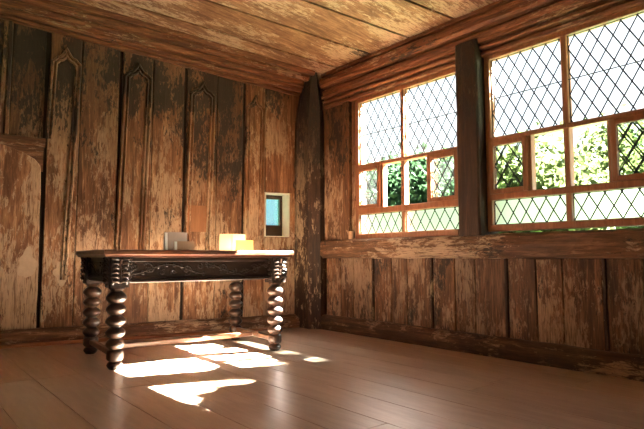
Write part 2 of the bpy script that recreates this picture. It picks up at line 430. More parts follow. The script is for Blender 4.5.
# ogee-headed mouldings on the arch boards
MPROF = [(-0.030, 0.0), (-0.027, 0.016), (-0.018, 0.022), (-0.008, 0.008), (0.0, 0.006), (0.007, 0.026), (0.018, 0.027), (0.026, 0.010), (0.030, 0.0)]
def ogee(lx0, lx1, ztop, zbot0, zbot1, lean=0.028):
    w = lx0 - lx1; mid = (lx0 + lx1) / 2; zs = ztop - 0.12
    pts = [(lx0 + lean * (zs - zbot0), zbot0)]
    for t in (0.25, 0.5, 0.75): pts.append((lx0 + lean * (zs - zbot0) * (1 - t), zbot0 + (zs - zbot0) * t))
    cur = []
    for i in range(13):
        t = i / 12
        x = lx0 - w * 0.5 * t
        z = zs + 0.055 * math.sin(min(1, t / 0.45) * PI / 2) + (0.065 * ((t - 0.45) / 0.55) ** 1.7 if t > 0.45 else 0)
        if t < 0.12: x = lx0
        cur.append((x, z))
    pts += cur
    pts += [(2 * mid - x, z) for x, z in cur[::-1][1:]]
    for t in (0.25, 0.5, 0.75, 1.0): pts.append((lx1 + lean * (zs - zbot1) * t, zs + (zbot1 - zs) * t))
    b = new_bm(); sweep(b, [(x, 0.0, z) for x, z in pts], [(s, h - 0.003) for s, h in MPROF], (0, 1, 0), R.random())
    put('panel_moulding', b, M['wall'], wall_left, label='ogee-headed moulding planted on a board')
ogee(2.562, 2.362, 2.605, 1.80, 0.55, 0.03)
ogee(1.940, 1.728, 2.575, 0.50, 0.50, 0.022)
ogee(1.310, 1.095, 2.49, 0.55, 0.55, 0.020)
ogee(0.712, 0.545, 2.43, 0.8, 0.9, 0.012)
# pale bare patches beside the long crack
def patch(name, l, z, rx, rz, seed, mat):
    b = new_bm(); n = 40; o = []
    for i in range(n):
        t = 2 * PI * i / n; r = 1 + 0.55 * mnoise.noise(Vector((math.cos(t) * 1.6 + seed, math.sin(t) * 1.6, seed)))
        o.append((l + rx * r * math.cos(t), z + rz * r * math.sin(t)))
    loft(b, [[(x, -0.004, zz) for x, zz in o], [(x, 0.0025, zz) for x, zz in o]], 0.4)
    put(name, b, mat, wall_left, label='pale patch where the paint is gone')
patch('bare_patch', 2.705, 0.70, 0.066, 0.115, 1.3, M['bare'])
patch('bare_patch', 2.44, 0.60, 0.055, 0.09, 5.1, M['bare'])

# baseboard and a low strip in place of the lit floor before it
bm = new_bm()
n = 120; rings = []
for i in range(n + 1):
    l = -0.02 + (LW_END + 0.02) * i / n
    j = lambda k, a: a * mnoise.noise(Vector((l * 5, k * 7.3, 2.0)))
    rings.append([(l, -0.03, -0.01), (l, 0.072 + j(1, .008), -0.01), (l, 0.078 + j(2, .014), 0.06), (l, 0.066 + j(3, .02), 0.115 + j(4, .016)), (l, 0.02 + j(5, .016), 0.138 + j(6, .012)), (l, -0.03, 0.138)])
loft(bm, rings, 0.5)
put('baseboard_left', bm, M['sill'], m=ML, kind='structure', label='rough timber sill along the foot of the left wall')
bm = new_bm(); box(bm, 0.35, LW_END, 0.06, 0.115, -0.005, 0.028, 0.006, 0.4, 'x', 60, 0.004, 3)
put('trim_6', bm, M['lath'], m=ML, kind='structure', label='low reddish strip in place of a lit floor band by the left wall')
# cornice
PROF = [(-0.02, 0.03), (0.41, 0.03), (0.41, -0.030), (0.400, -0.054), (0.365, -0.056), (0.350, -0.040), (0.347, 0.0), (0.322, 0.0), (0.320, -0.064), (0.308, -0.086), (0.262, -0.090), (0.248, -0.074), (0.245, -0.030), (0.222, -0.030),
        (0.220, -0.100), (0.208, -0.122), (0.160, -0.126), (0.148, -0.108), (0.145, -0.062), (0.123, -0.062), (0.121, -0.134), (0.110, -0.150), (0.065, -0.152), (0.053, -0.140), (0.050, -0.10), (0.034, -0.10), (0.032, -0.162), (0.024, -0.170), (-0.02, -0.170)]
bm = new_bm(); n = 150; rings = []
nlW = 0.1998                                       # how fast 'off' grows with y in the left frame
for i in range(n + 1):
    l = 0.13 + (LW_END - 0.03) * i / n
    r = []
    for k, (y, dz) in enumerate(PROF):
        jy = 0.012 * mnoise.noise(Vector((l * 4, k * 5.1, 4))) if k > 1 else 0
        jz = 0.008 * mnoise.noise(Vector((l * 5, k * 5.1, 9))) if k > 1 else 0
        r.append((l, y + jy, ceil_z(l * LO + y * nlW) + dz + jz))
    rings.append(r)
vs = loft(bm, rings, 0.5)
tl_ = bm.faces.layers.float['tone']
for f in bm.faces:
    d = f.calc_center_median(); f[tl_] = 0.2 if d.y > 0.36 else 0.45 if d.y > 0.24 else 0.62 if d.y > 0.12 else 0.9
put('trim_1', bm, M['corn'], m=ML, kind='structure', label='stepped reddish cornice above the left wall')

# the little window (deep white reveal, dark frame)
bm = new_bm()
w4 = None
def ring_frame(bm, x0, x1, z0, z1, w, y0, y1, tone=0.5, c=0.003, wb=None, wt=None):
    wb = w if wb is None else wb; wt = w if wt is None else wt
    box(bm, x0, x0 + w, y0, y1, z0, z1, c, tone, 'z'); box(bm, x1 - w, x1, y0, y1, z0, z1, c, tone, 'z')
    box(bm, x0 + w, x1 - w, y0, y1, z0, z0 + wb, c, tone, 'x'); box(bm, x0 + w, x1 - w, y0, y1, z1 - wt, z1, c, tone, 'x')
ring_frame(bm, WL0, WL1, WZ0, WZ1, 0.012, -0.31, 0.004, 0.3, 0.002, wb=0.008)
w4 = put('window_5', bm, M['white'], m=ML, kind='structure', label='small square window in the left wall, its reveal painted white')
bm = new_bm(); ring_frame(bm, WL0 + 0.012, WL1 - 0.012, WZ0 + 0.008, WZ1 - 0.012, 0.03, -0.225, -0.165, 0.3, 0.003, wb=0.125, wt=0.04)
put('window_frame', bm, M['darkframe'], w4, label='dark wooden frame')
bm = new_bm(); box(bm, WL0 + 0.035, WL1 - 0.035, -0.20, -0.194, WZ0 + 0.12, WZ1 - 0.045, 0, 0.5)
put('pane', bm, M['glass_blue'], w4, label='pale blue pane')

# ------------------------------------------------------------------ window wall
WIN_ALL = [dict(a0=0.775, a1=2.045, mull=1.400, z0=0.925, gb=0.975, gt=1.165, cas=1.225, casT=1.622, up=1.660, top=2.290, bar=1.955),
       dict(a0=2.268, a1=3.545, mull=2.905, z0=0.945, gb=0.995, gt=1.185, cas=1.238, casT=1.635, up=1.675, top=2.300, bar=1.985),
       dict(a0=3.790, a1=5.060, mull=4.425, z0=0.945, gb=0.995, gt=1.185, cas=1.238, casT=1.635, up=1.675, top=2.300, bar=1.985)]  # unseen third window, added to bring in more daylight
WIN = WIN_ALL[:3]
bm = new_bm()
CT = 0.14                                           # thickness of the timber wall
box(bm, -0.35, A_END + 0.3, 0.03, CT, -0.1, 0.93)
edges = [(-0.35, WIN[0]['a0'])] + [(WIN[i]['a1'], WIN[i + 1]['a0']) for i in range(2)] + [(WIN[2]['a1'], A_END + 0.3)]
for a0, a1 in edges: box(bm, a0, a1, 0.03, CT, 0.92, 2.36)
box(bm, -0.35, A_END + 0.3, 0.03, CT, 2.345, 2.90)
wall_right = put('wall_right', bm, M['void'], m=MW, kind='structure', label='window wall with old boards below and between the windows')
def wboard(bm, a0, a1, z0, z1, y=0.0, tone=None, jit=0.004, c=0.006, th=0.03):
    tone = R.random() if tone is None else tone
    n = 20; rings = []
    for i in range(n + 1):
        z = z0 + (z1 - z0) * i / n; s = tone * 40
        e0 = jit * mnoise.noise(Vector((z * 5, s, 1))); e1 = jit * mnoise.noise(Vector((z * 5, s, 9)))
        a, b = a0 + e0, a1 + e1
        rings.append([(a, y + th, z), (b, y + th, z), (b, y + c, z), (b - c, y, z), (a + c, y, z), (a, y + c, z)])
    loft(bm, rings, tone)
bm = new_bm()
s = 0.30
while s < A_END - 0.5:
    wboard(bm, s + 0.012, s + 0.232, 0.10, 0.78); wboard(bm, s + 0.236, s + 0.425, 0.10, 0.78, 0.004); wboard(bm, s + 0.429, s + 0.690, 0.10, 0.78, 0.0)
    s += 0.7035
put('wainscot_boards', bm, M['dado'], wall_right, label='flaking greyish brown boards below the windows')
bm = new_bm()
s = 1.0035
while s < A_END - 0.5:
    box(bm, s - 0.011, s + 0.011, -0.012, 0.02, 0.10, 0.78, 0.004, R.random(), 'z', 14, 0.003, s)
    s += 0.7035
put('batten', bm, M['post'], wall_right, label='thin dark battens over the joints of the boards')
bm = new_bm()
wboard(bm, 0.24, 0.60, 0.92, 2.44, 0.0, 0.31); wboard(bm, 0.60, 0.70, 0.92, 2.44, -0.028, 0.77, th=0.06); wboard(bm, 0.703, 0.772, 0.92, 2.36, 0.006, 0.12)
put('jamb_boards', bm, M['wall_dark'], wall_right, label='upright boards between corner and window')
bm = new_bm()
wboard(bm, 3.55, 3.79, 0.92, 2.40, 0.0); 
for a0, a1 in ((5.06, A_END),):
    n_ = max(1, round((a1 - a0) / 0.25)); st_ = (a1 - a0) / n_
    for q in range(n_): wboard(bm, a0 + st_ * q + 0.004, a0 + st_ * (q + 1) - 0.004, 0.92, 2.45)
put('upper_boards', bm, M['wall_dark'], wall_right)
# sill beam, baseboard, head beam and its mouldings, posts
def worn_beam(name, prof, a0, a1, mat, jit, label, n=150, seed=0, tones=None):
    bm = new_bm(); rings = []
    for i in range(n + 1):
        a = a0 + (a1 - a0) * i / n; r = []
        for k, (o, z) in enumerate(prof):
            if o > 0.001:
                o2 = o + jit * mnoise.noise(Vector((a * 5, k * 5.1, seed))) + jit * 0.5 * mnoise.noise(Vector((a * 19, k * 3.1, seed)))
                z2 = z + jit * mnoise.noise(Vector((a * 5, k * 5.1, seed + 40)))
            else: o2, z2 = o, z
            r.append((a, -o2, z2))
        rings.append(r)
    loft(bm, rings, 0.5)
    return put(name, bm, mat, m=MW, kind='structure', label=label)
worn_beam('trim_3', [(-0.06, 0.738), (0.03, 0.738), (0.052, 0.748), (0.060, 0.77), (0.062, 0.84), (0.058, 0.905), (0.045, 0.922), (0.0012, 0.926), (-0.06, 0.928)], 0.10, A_END, M['sill'], 0.010, 'worn sill beam running under all the windows', seed=3)
worn_beam('baseboard_right', [(-0.03, -0.01), (0.052, -0.01), (0.055, 0.09), (0.05, 0.13), (0.03, 0.150), (-0.03, 0.152)], 0.05, A_END, M['sill_shaded'], 0.009, 'rough timber sill along the foot of the window wall', seed=8)
worn_beam('trim_2', [(-0.03, 2.455), (0.066, 2.455), (0.088, 2.468), (0.094, 2.505), (0.060, 2.512), (0.060, 2.530), (0.112, 2.536), (0.130, 2.560), (0.134, 2.600), (0.130, 2.628), (0.095, 2.634), (0.095, 2.650), (0.122, 2.656), (0.116, 2.690), (0.10, 2.72), (-0.03, 2.72)], 0.36, A_END, M['corn'], 0.009, 'heavy moulded beam where window wall meets ceiling', seed=12)
worn_beam('trim_7', [(-0.035, 2.335), (0.022, 2.335), (0.034, 2.345), (0.038, 2.366), (0.010, 2.370), (0.010, 2.384), (0.050, 2.388), (0.062, 2.398), (0.062, 2.412), (0.034, 2.416), (0.034, 2.430), (0.076, 2.434), (0.080, 2.450), (0.080, 2.462), (-0.035, 2.462)], 0.32, A_END, M['corn'], 0.007, 'moulded strips below the head beam', seed=21)
bm = new_bm(); wboard(bm, 2.058, 2.262, 0.915, 2.47, -0.105, 0.5, 0.005, 0.014, 0.14)
put('trim_4', bm, M['post'], m=MW, kind='structure', label='dark post between the two big windows')
# corner post with a shouldered, narrowing head (built in world axes around the corner)
bm = new_bm(); rings = []
def Wp(a, o): return CORNER + U * a - OUT * o
def Lp(l, o): return CORNER + L * l + LIN * o
DG = Vector((0.12, -0.99, 0)).normalized()
for z, ka, wl, wa, sh in ((-0.01, 1, .16, .29, 0), (0.5, 1, .16, .29, 0), (0.92, 1, .16, .285, 0), (1.5, 1, .165, .28, .01), (2.0, 1, .165, .272, .03), (2.2, .97, .16, .262, .06), (2.34, .92, .145, .24, .10), (2.46, .82, .12, .205, .15), (2.56, .72, .098, .175, .20), (2.66, .62, .08, .15, .25), (2.78, .55, .07, .14, .28)):
    pts = [Lp(wl, -0.02), Lp(wl, 0.055 * ka), Lp(wl * .72, 0.105 * ka), None, Wp(wa * .78, 0.115 * ka), Wp(wa, 0.06 * ka), Wp(wa, -0.02)]
    pts[3] = (pts[2] + pts[4]) / 2 + DG * 0.045 * ka
    for q in (1, 2, 3, 4, 5): pts[q] = pts[q] + DG * sh
    pts.append(CORNER + Vector((0.05, 0.12, 0)))
    rings.append([(p.x, p.y, z) for p in pts])
full = []
for i in range(len(rings) - 1):
    for q in range(6):
        t = q / 6; full.append([tuple(Vector(a).lerp(Vector(b), t) + Vector((0.006 * mnoise.noise(Vector((a[2] * 3 + q, k * 4.0, 1 + i))), 0.006 * mnoise.noise(Vector((a[2] * 3 + q, k * 4.0, 30 + i))), 0))) for k, (a, b) in enumerate(zip(rings[i], rings[i + 1]))])
full.append(rings[-1])
loft(bm, full, 0.63)
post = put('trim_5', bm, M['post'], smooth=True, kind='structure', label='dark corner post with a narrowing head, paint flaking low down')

# the leaded windows
def leads(bm, a0, a1, z0, z1, y, nx, h, w=0.0095, zphase=0.0, d=0.0016, shift=0.0):
    """diamond leading: nx diamonds across, each h high"""
    dw = (a1 - a0) / nx
    sl = h / dw
    for sg in (1, -1):
        c = -30
        while c < 40:
            # line z = z0 + zphase + sg*sl*(a-a0-shift) + c*h
            pts = []
            f = lambda a: z0 + zphase + sg * sl * (a - a0 - shift) + c * h
            ta, tb = a0, a1
            za, zb = f(ta), f(tb)
            lo, hi = (ta, tb)
            if sg > 0:
                lo = max(lo, a0 + shift + (z0 - z0 - zphase - c * h) / sl); hi = min(hi, a0 + shift + (z1 - z0 - zphase - c * h) / sl)
            else:
                lo = max(lo, a0 + shift - (z1 - z0 - zphase - c * h) / sl); hi = min(hi, a0 + shift - (0 - zphase - c * h) / sl)
            if hi - lo > 0.004:
                p, q = Vector((lo, y, f(lo))), Vector((hi, y, f(hi)))
                sweep(bm, [p, q], [(-w / 2, -0.0016), (w / 2, -0.0016), (w / 4, -0.0016 - d), (-w / 4, -0.0016 - d)], (0, 1, 0))
            c += 1
    for p, q in (((a0, z0), (a1, z0)), ((a0, z1), (a1, z1)), ((a0, z0), (a0, z1)), ((a1, z0), (a1, z1))):
        sweep(bm, [Vector((p[0], y, p[1])), Vector((q[0], y, q[1]))], [(-w / 2, -0.0016), (w / 2, -0.0016), (w / 4, -0.0016 - d), (-w / 4, -0.0016 - d)], (0, 1, 0))
def leaded(parent, a0, a1, z0, z1, y, nx, h, glass, label=None, zphase=0.0, bar=None, w=0.0095):
    b = new_bm(); box(b, a0 - 0.004, a1 + 0.004, y - 0.0015, y + 0.0015, z0 - 0.004, z1 + 0.004)
    g = put('leaded_pane', b, glass, parent, label=label)
    b = new_bm(); leads(b, a0, a1, z0, z1, y, nx, h, w, zphase)
    put('lead_came', b, M['lead'], g, label='dark lead strips in a diamond lattice')
    if bar:
        b = new_bm(); tube(b, [(a0 - 0.01, y - 0.012, bar), (a1 + 0.01, y - 0.012, bar)], 0.0035, 6)
        put('saddle_bar', b, M['lead'], g, label='thin iron bar')
WLAB = ['big leaded window nearest the corner, foliage close behind', 'big leaded window at the right of the dark post', 'third leaded window, out of view, added to let in more light', 'leaded window at the far end of the window wall']
for i, w in enumerate(WIN):
    yi, yo, yg = -0.010, 0.055, 0.022
    bm = new_bm(); F = 0.046
    a0, a1, mu = w['a0'], w['a1'], w['mull']
    tn = 0.2 + 0.13 * i
    box(bm, a0, a0 + F, yi, yo, w['z0'], w['top'] + 0.045, 0.004, tn, 'z'); box(bm, a1 - F, a1, yi, yo, w['z0'], w['top'] + 0.045, 0.004, tn, 'z')
    box(bm, a0 + F, a1 - F, yi, yo, w['top'], w['top'] + 0.045, 0.004, tn, 'x')
    box(bm, a0 + F, a1 - F, yi - 0.012, yo, w['z0'], w['gb'], 0.005, tn, 'x')
    win = put('window_%d' % (i + 1), bm, M['pine'], m=MW, kind='structure', label=WLAB[i])
    bm = new_bm(); box(bm, a0 + F, a1 - F, yi - 0.006, yo, w['gt'], w['cas'] - 0.004, 0.005, tn + .02, 'x'); put('transom', bm, M['pine'], win)
    bm = new_bm(); box(bm, a0 + F, a1 - F, yi - 0.006, yo, w['casT'] + 0.004, w['up'], 0.005, tn + .04, 'x'); put('transom', bm, M['pine'], win)
    mw = 0.020
    for z0, z1 in ((w['gb'], w['gt']), (w['cas'] - 0.004, w['casT'] + 0.004), (w['up'], w['top'])):
        bm = new_bm(); box(bm, mu - mw, mu + mw, yi - 0.002, yo, z0, z1, 0.005, tn + .06, 'z'); put('mullion', bm, M['pine'], win)
    gl, gr = a0 + F + 0.002, a1 - F - 0.002
    dw = 0.098
    for p, q in ((gl, mu - mw), (mu + mw, gr)):
        nx = 6
        leaded(win, p, q, w['up'], w['top'], yg, 5.7, 0.168, M['glass'], None, 0.03, w['bar'])
        leaded(win, p, q, w['gb'], w['gt'], yg, 5.5, 0.175, M['glass_low'], 'greenish leaded pane', 0.0)
    # middle row: leaded lights at the sides with sliding sashes pushed over them, the two middle lights open
    sw = 0.30
    for side in (0, 1):
        p, q = (gl, gl + sw) if side == 0 else (gr - sw, gr)
        leaded(win, p, q, w['cas'], w['casT'], yg + 0.018, 2.7, 0.165, M['glass'], None, 0.05)
        sp, sq = (gl - 0.012, gl + sw) if side == 0 else (gr - sw, gr + 0.012)
        bm = new_bm(); ring_frame(bm, sp, sq, w['cas'] - 0.004, w['casT'] + 0.004, 0.036, yi - 0.016, yg - 0.004, tn + 0.1, 0.004)
        sash = put('sliding_sash', bm, M['pine'], win, label='small wooden sash pushed to the side')
        b = new_bm(); box(b, sp + 0.03, sq - 0.03, 0.001, 0.004, w['cas'] + 0.026, w['casT'] - 0.026)
        g = put('sash_pane', b, M['glass'], sash)
        b = new_bm(); leads(b, sp + 0.034, sq - 0.034, w['cas'] + 0.03, w['casT'] - 0.03, 0.0, 2.3, 0.165, 0.0095, 0.02)
        put('lead_came', b, M['lead'], sash, label='dark lead strips in a diamond lattice')
        # jamb of the open light
        bm = new_bm(); x = q if side == 0 else p
        box(bm, x + (0.006 if side == 0 else -0.026), x + (0.026 if side == 0 else -0.006), yi + 0.006, yo, w['cas'] - 0.004, w['casT'] + 0.004, 0.003, tn, 'z')
        put('jamb_strip', bm, M['pine'], win)

# the walls behind the camera
def wall_between(name, p, q, th=0.12):
    b = new_bm(); d = (Vector(q) - Vector(p)); n_ = Vector((-d.y, d.x)).normalized() * th
    c = Vector(((ROOM_Y[0][0] + ROOM_Y[2][0]) / 2, (ROOM_Y[0][1] + ROOM_Y[2][1]) / 2))
    if (Vector(p) - c).dot(n_) < 0: n_ = -n_
    poly = [tuple(p), tuple(q), tuple(Vector(q) + n_), tuple(Vector(p) + n_)]
    return poly
SW = [(2.30, 3.30)]                   # unseen side-wall opening added for fill light (off from, off to)
SZ0, SZ1 = 0.85, 2.35
bm = new_bm()
def sblock(o0, o1, z0, z1): box(bm, A_END, A_END + 0.14, -o1, -o0, z0, z1)
sblock(-0.14, OFF_END + 0.12, -0.1, SZ0); sblock(-0.14, OFF_END + 0.12, SZ1, 3.4)
for o0, o1 in ((-0.14, SW[0][0]), (SW[0][1], OFF_END + 0.12)): sblock(o0, o1, SZ0, SZ1)
put('wall_side', bm, M['plaster'], m=MW, kind='structure', label='plain plaster wall to the right of the camera')
for i, (o0, o1) in enumerate(SW):
    bm = new_bm()
    for y0, y1, z0, z1 in ((-o1, -o1 + .05, SZ0, SZ1), (-o0 - .05, -o0, SZ0, SZ1), (-o1, -o0, SZ0, SZ0 + .05), (-o1, -o0, SZ1 - .05, SZ1), (-(o0 + o1) / 2 - .02, -(o0 + o1) / 2 + .02, SZ0, SZ1)):
        box(bm, A_END + 0.02, A_END + 0.08, y0, y1, z0, z1, 0.003)
    w_ = put('window_%d' % (6 + i), bm, M['pine'], m=MW, kind='structure', label='unseen two-light window added to the plaster side wall for fill light')
    bm = new_bm(); box(bm, A_END + 0.048, A_END + 0.051, -o1 + .04, -o0 - .04, SZ0 + .04, SZ1 - .04)
    put('pane', bm, M['glass'], w_)
bm = new_bm(); prism(bm, wall_between('', ROOM_Y[2], ROOM_Y[3]), lambda x, y: -0.1, lambda x, y: ceil_z(-y) + 0.1)
put('wall_rear', bm, M['plaster'], m=MW, kind='structure', label='plain plaster wall behind the camera')

# ------------------------------------------------------------------ the table
TH = math.radians(35.5)
TM = Matrix.Translation((-1.094, 4.287, 0)) @ Matrix.Rotation(TH, 4, 'Z')
table = empty('table', TM, label='long dark carved table on bulbous turned legs below the left wall', cat='table')
LX, LY = 0.622, 0.355
TOP = 0.800
# top: moulded edge
bm = new_bm(); hx, hy = 0.735, 0.455
edge = [(-0.030, 0.748), (-0.012, 0.750), (-0.010, 0.762), (0.0, 0.768), (0.0, 0.790), (-0.006, 0.798), (-0.014, 0.800)]
rings = [[(-hx - d, -hy - d, z), (hx + d, -hy - d, z), (hx + d, hy + d, z), (-hx - d, hy + d, z)] for d, z in edge]
loft(bm, rings, 0.5)
put('tabletop', bm, M['top'], table, label='reddish brown top with a moulded edge')
# apron panels with carved scrollwork
def scroll(c, r0, r1, t0, turns, sg):
    pts = []
    n = int(18 * turns)
    for i in range(n + 1):
        t = i / n; a = t0 + sg * turns * 2 * PI * t; r = r0 + (r1 - r0) * t
        pts.append((c[0] + r * math.cos(a), c[1] + r * math.sin(a)))
    return pts
def apron(x0, x1, yface, axis, sg):
    """axis 'x': runs along the table, facing sg*y"""
    b = new_bm(); t_ = 0.026
    def P(s, d, z): return (s, sg * (yface - d), z) if axis == 'x' else (sg * (yface - d), s, z)
    ring = lambda prof: [[P(x0, d, z) for d, z in prof], [P(x1, d, z) for d, z in prof]]
    loft(b, ring([(0.012, 0.590), (0.002, 0.600), (0.012, 0.612), (0.012, 0.716), (0.004, 0.722), (0.004, 0.752), (t_ + 0.012, 0.752), (t_ + 0.012, 0.590)]), 0.4)
    loft(b, ring([(0.0, 0.572), (-0.006, 0.578), (-0.006, 0.588), (0.002, 0.594), (t_ + 0.012, 0.594), (t_ + 0.012, 0.572)]), 0.6)
    o = put('apron', b, M['walnut'], table)
    b = new_bm(); span = x1 - x0; nn = max(2, round(span / 0.26)); st = span / nn
    for i in range(nn):
        cx_ = x0 + st * (i + 0.5); f = 1 if i % 2 == 0 else -1; zc = 0.664
        mir = -1 if cx_ > (x0 + x1) / 2 else 1
        curves = [scroll((cx_, zc + f * 0.006), 0.006, 0.040, 0.3, 1.35, f * mir)]
        curves.append([(cx_ - st * 0.5 + st * q / 14, zc + f * 0.036 * math.sin(PI * (q / 14 - 0.5)) * mir) for q in range(15)])
        curves.append(scroll((cx_ + st * 0.36, zc - f * 0.02), 0.004, 0.022, 1.0, 1.0, -f * mir))
        curves.append(scroll((cx_ - st * 0.36, zc + f * 0.02), 0.004, 0.022, 4.0, 1.0, -f * mir))
        for cu in curves:
            rr = [0.0042 + 0.0034 * math.sin(PI * (0.15 + 0.8 * q / max(1, len(cu) - 1))) for q in range(len(cu))]
            tube(b, [P(s, 0.0115, z) for s, z in cu], rr, 6)
        for q in range(5):   # leaf lobes along the stem
            s = cx_ - st * 0.4 + st * 0.2 * q; zz = zc + f * 0.036 * math.sin(PI * ((s - cx_) / st)) * mir
            for e in (-1, 1): tube(b, [P(s, 0.011, zz), P(s + 0.012 * mir, 0.009, zz + e * 0.012), P(s + 0.026 * mir, 0.012, zz + e * 0.016)], [0.003, 0.0065, 0.001], 6)
    put('carving', b, M['walnut'], o, smooth=True, label='scrolling leaf carving in low relief')
BH = 0.064
apron(-LX + BH, LX - BH, LY + 0.042, 'x', -1); apron(-LX + BH, LX - BH, LY + 0.042, 'x', 1)
apron(-LY + BH, LY - BH, LX + 0.042, 'y', -1); apron(-LY + BH, LY - BH, LX + 0.042, 'y', 1)
# corner blocks with leaf carving and the turned legs
LEGP = [(0.030, 0.548), (0.052, 0.545), (0.054, 0.536), (0.044, 0.530), (0.038, 0.522)]
def bulb(zc, r, h, neck=0.034):
    out = []
    for i in range(11):
        t = -1 + 2 * i / 10
        out.append((neck + (r - neck) * max(0, 1 - abs(t) ** 1.7) ** 0.9, zc - t * h))
    return out
for zc, r in ((0.476, 0.066), (0.398, 0.064), (0.319, 0.065), (0.241, 0.063), (0.166, 0.059)): LEGP += bulb(zc, r + 0.002, 0.037 if zc < 0.47 else 0.042)
LEGP += [(0.041, 0.127), (0.050, 0.122), (0.054, 0.112), (0.055, 0.074), (0.050, 0.062), (0.041, 0.056)]
LEGP += bulb(0.028, 0.052, 0.024, 0.036)[:-1] + [(0.034, 0.0), (0.02, 0.0)]
blk0 = leg0 = carv0 = None
for sx in (-1, 1):
    for sy in (-1, 1):
        if blk0 is None:
            b = new_bm(); box(b, -BH, BH, -BH, BH, 0.545, 0.752, 0.006, 0.3, 'z')
            blk0 = put('corner_block', b, M['walnut'], table)
            b = new_bm()
            for k in range(4):
                rot = Matrix.Rotation(k * PI / 2, 3, 'Z')
                def Q(s, d, z): return tuple(rot @ Vector((s, -(BH + d), z)))
                tube(b, [Q(0, 0.004, 0.56), Q(0, 0.012, 0.62), Q(0, 0.010, 0.69), Q(0, 0.018, 0.735)], [0.004, 0.009, 0.008, 0.012], 8)
                for q, zz in enumerate((0.575, 0.605, 0.635, 0.665, 0.695, 0.725)):
                    for e in (-1, 1):
                        ln = 0.042 + 0.014 * ((q * 7) % 3) / 2
                        tube(b, [Q(0, 0.006, zz), Q(e * ln * 0.5, 0.016, zz + 0.014), Q(e * ln, 0.012, zz + 0.010), Q(e * ln * 1.05, 0.006, zz - 0.008)], [0.005, 0.0105, 0.008, 0.004], 7)
                for q, zz in enumerate((0.59, 0.65, 0.71)):
                    for e in (-1, 1): tube(b, [Q(e * 0.044 + x_, 0.004 + d_, zz + z_) for x_, d_, z_ in ((0, 0, -.008), (0, .008, 0), (0, 0, .008))], [0.004, 0.009, 0.004], 7)
            carv0 = put('carving', b, M['leg'], blk0, smooth=True, label='deeply carved leaf ornament')
            b = new_bm(); lathe(b, LEGP, 28)
            leg0 = put('leg', b, M['leg'], table, smooth=True, label='turned leg of stacked bulbs')
            bl, lg = blk0, leg0
        else:
            bl = blk0.copy(); COL.objects.link(bl); bl.parent = table
            c2 = carv0.copy(); COL.objects.link(c2); c2.parent = bl
            lg = leg0.copy(); COL.objects.link(lg); lg.parent = table
        bl.location = (sx * LX, sy * LY, 0); lg.location = (sx * LX, sy * LY, 0)
# H stretcher
for sx in (-1, 1):
    bm = new_bm(); box(bm, sx * LX - 0.020, sx * LX + 0.020, -LY + 0.045, LY - 0.045, 0.074, 0.112, 0.006, 0.4 + 0.1 * sx, 'y', 10, 0.002, sx)
    put('side_stretcher', bm, M['rail'], table)
bm = new_bm(); box(bm, -LX + 0.020, LX - 0.020, -0.022, 0.022, 0.076, 0.110, 0.006, 0.7, 'x', 20, 0.002, 4)
put('long_stretcher', bm, M['rail'], table)

# ------------------------------------------------------------------ things on the table
def leaflet(name, x, y, w, h, yaw, cov, label, group='leaflets standing on the table', lean=0.09, stripe=None, lines=0, th=0.004):
    """folded card standing like a tent, with its inner leaves"""
    o = empty(name, TM @ Matrix.Translation((x, y, TOP)) @ Matrix.Rotation(yaw, 4, 'Z'), label=label, cat='leaflet', group=group)
    s = h * math.tan(lean)
    def panel(sg, t0, t1, inx, z0=0.0, zt=0.0):
        b = new_bm()
        rings = []
        for xx in (-w / 2 + inx, w / 2 - inx):
            rings.append([(xx, sg * (s + t0), z0), (xx, sg * (s + t1), z0), (xx, sg * (t1), h - zt), (xx, sg * t0, h - zt)])
        loft(b, rings, 0.5); return b
    put('front_panel', panel(-1, 0.0, th, 0.0), cov, o); put('back_panel', panel(1, 0.0, th, 0.0), cov, o)
    pg = panel(-1, -0.012, -0.0005, 0.002, 0.0, 0.012)
    put('inner_pages', pg, M['white_paper'], o, label='white inner leaves')
    fy = lambda z: -(s * (1 - z / h) + th + 0.0006)
    if stripe:
        b = new_bm(); x0, x1, mm = stripe
        loft(b, [[(x0, fy(0.02 * h) + .0006, 0.02 * h), (x1, fy(0.02 * h) + .0006, 0.02 * h), (x1, fy(0.96 * h) + .0006, 0.96 * h), (x0, fy(.96 * h) + .0006, .96 * h)],
                 [(x0, fy(0.02 * h), 0.02 * h), (x1, fy(0.02 * h), 0.02 * h), (x1, fy(0.96 * h), 0.96 * h), (x0, fy(.96 * h), .96 * h)]])
        put('printed_band', b, mm, o, label='printed band')
    return o
LG = None
leaflet('leaflet', -0.055, 0.10, 0.195, 0.152, 0.10, M['grey_paper'], 'tall grey-brown folded leaflet standing at the left on the table', stripe=(-0.094, -0.072, M['white_paper']))
leaflet('leaflet', -0.040, -0.06, 0.170, 0.074, 0.04, M['brown_paper'], 'low brown leaflet standing in front of the grey one', stripe=(-0.084, -0.062, M['white_paper']))
leaflet('leaflet', 0.455, 0.10, 0.222, 0.150, -0.42, M['cream_paper'], 'tall cream leaflet standing at the right on the table', stripe=(-0.010, 0.006, M['ink']))
leaflet('leaflet', 0.490, -0.06, 0.150, 0.092, -0.44, M['yellow_paper'], 'low yellow leaflet standing in front of the cream one')

# ------------------------------------------------------------------ small things on the walls
b = new_bm(); box(b, 1.127, 1.343, 0.001, 0.012, 1.000, 1.262, 0.003, 0.5, 'z', 8, 0.002, 3)
put('wall_panel', b, M['tan'], m=ML, label='plain tan rectangular panel fixed to the boards above the table', cat='panel')
b = new_bm(); box(b, 0.704, 0.752, -0.046, -0.006, 0.9235, 1.005, 0.005, 0.5, 'z', 6, 0.002, 7)
put('wooden_block', b, M['stump'], m=MW, label='small pale wooden block standing on the sill beam beside the window', cat='block')

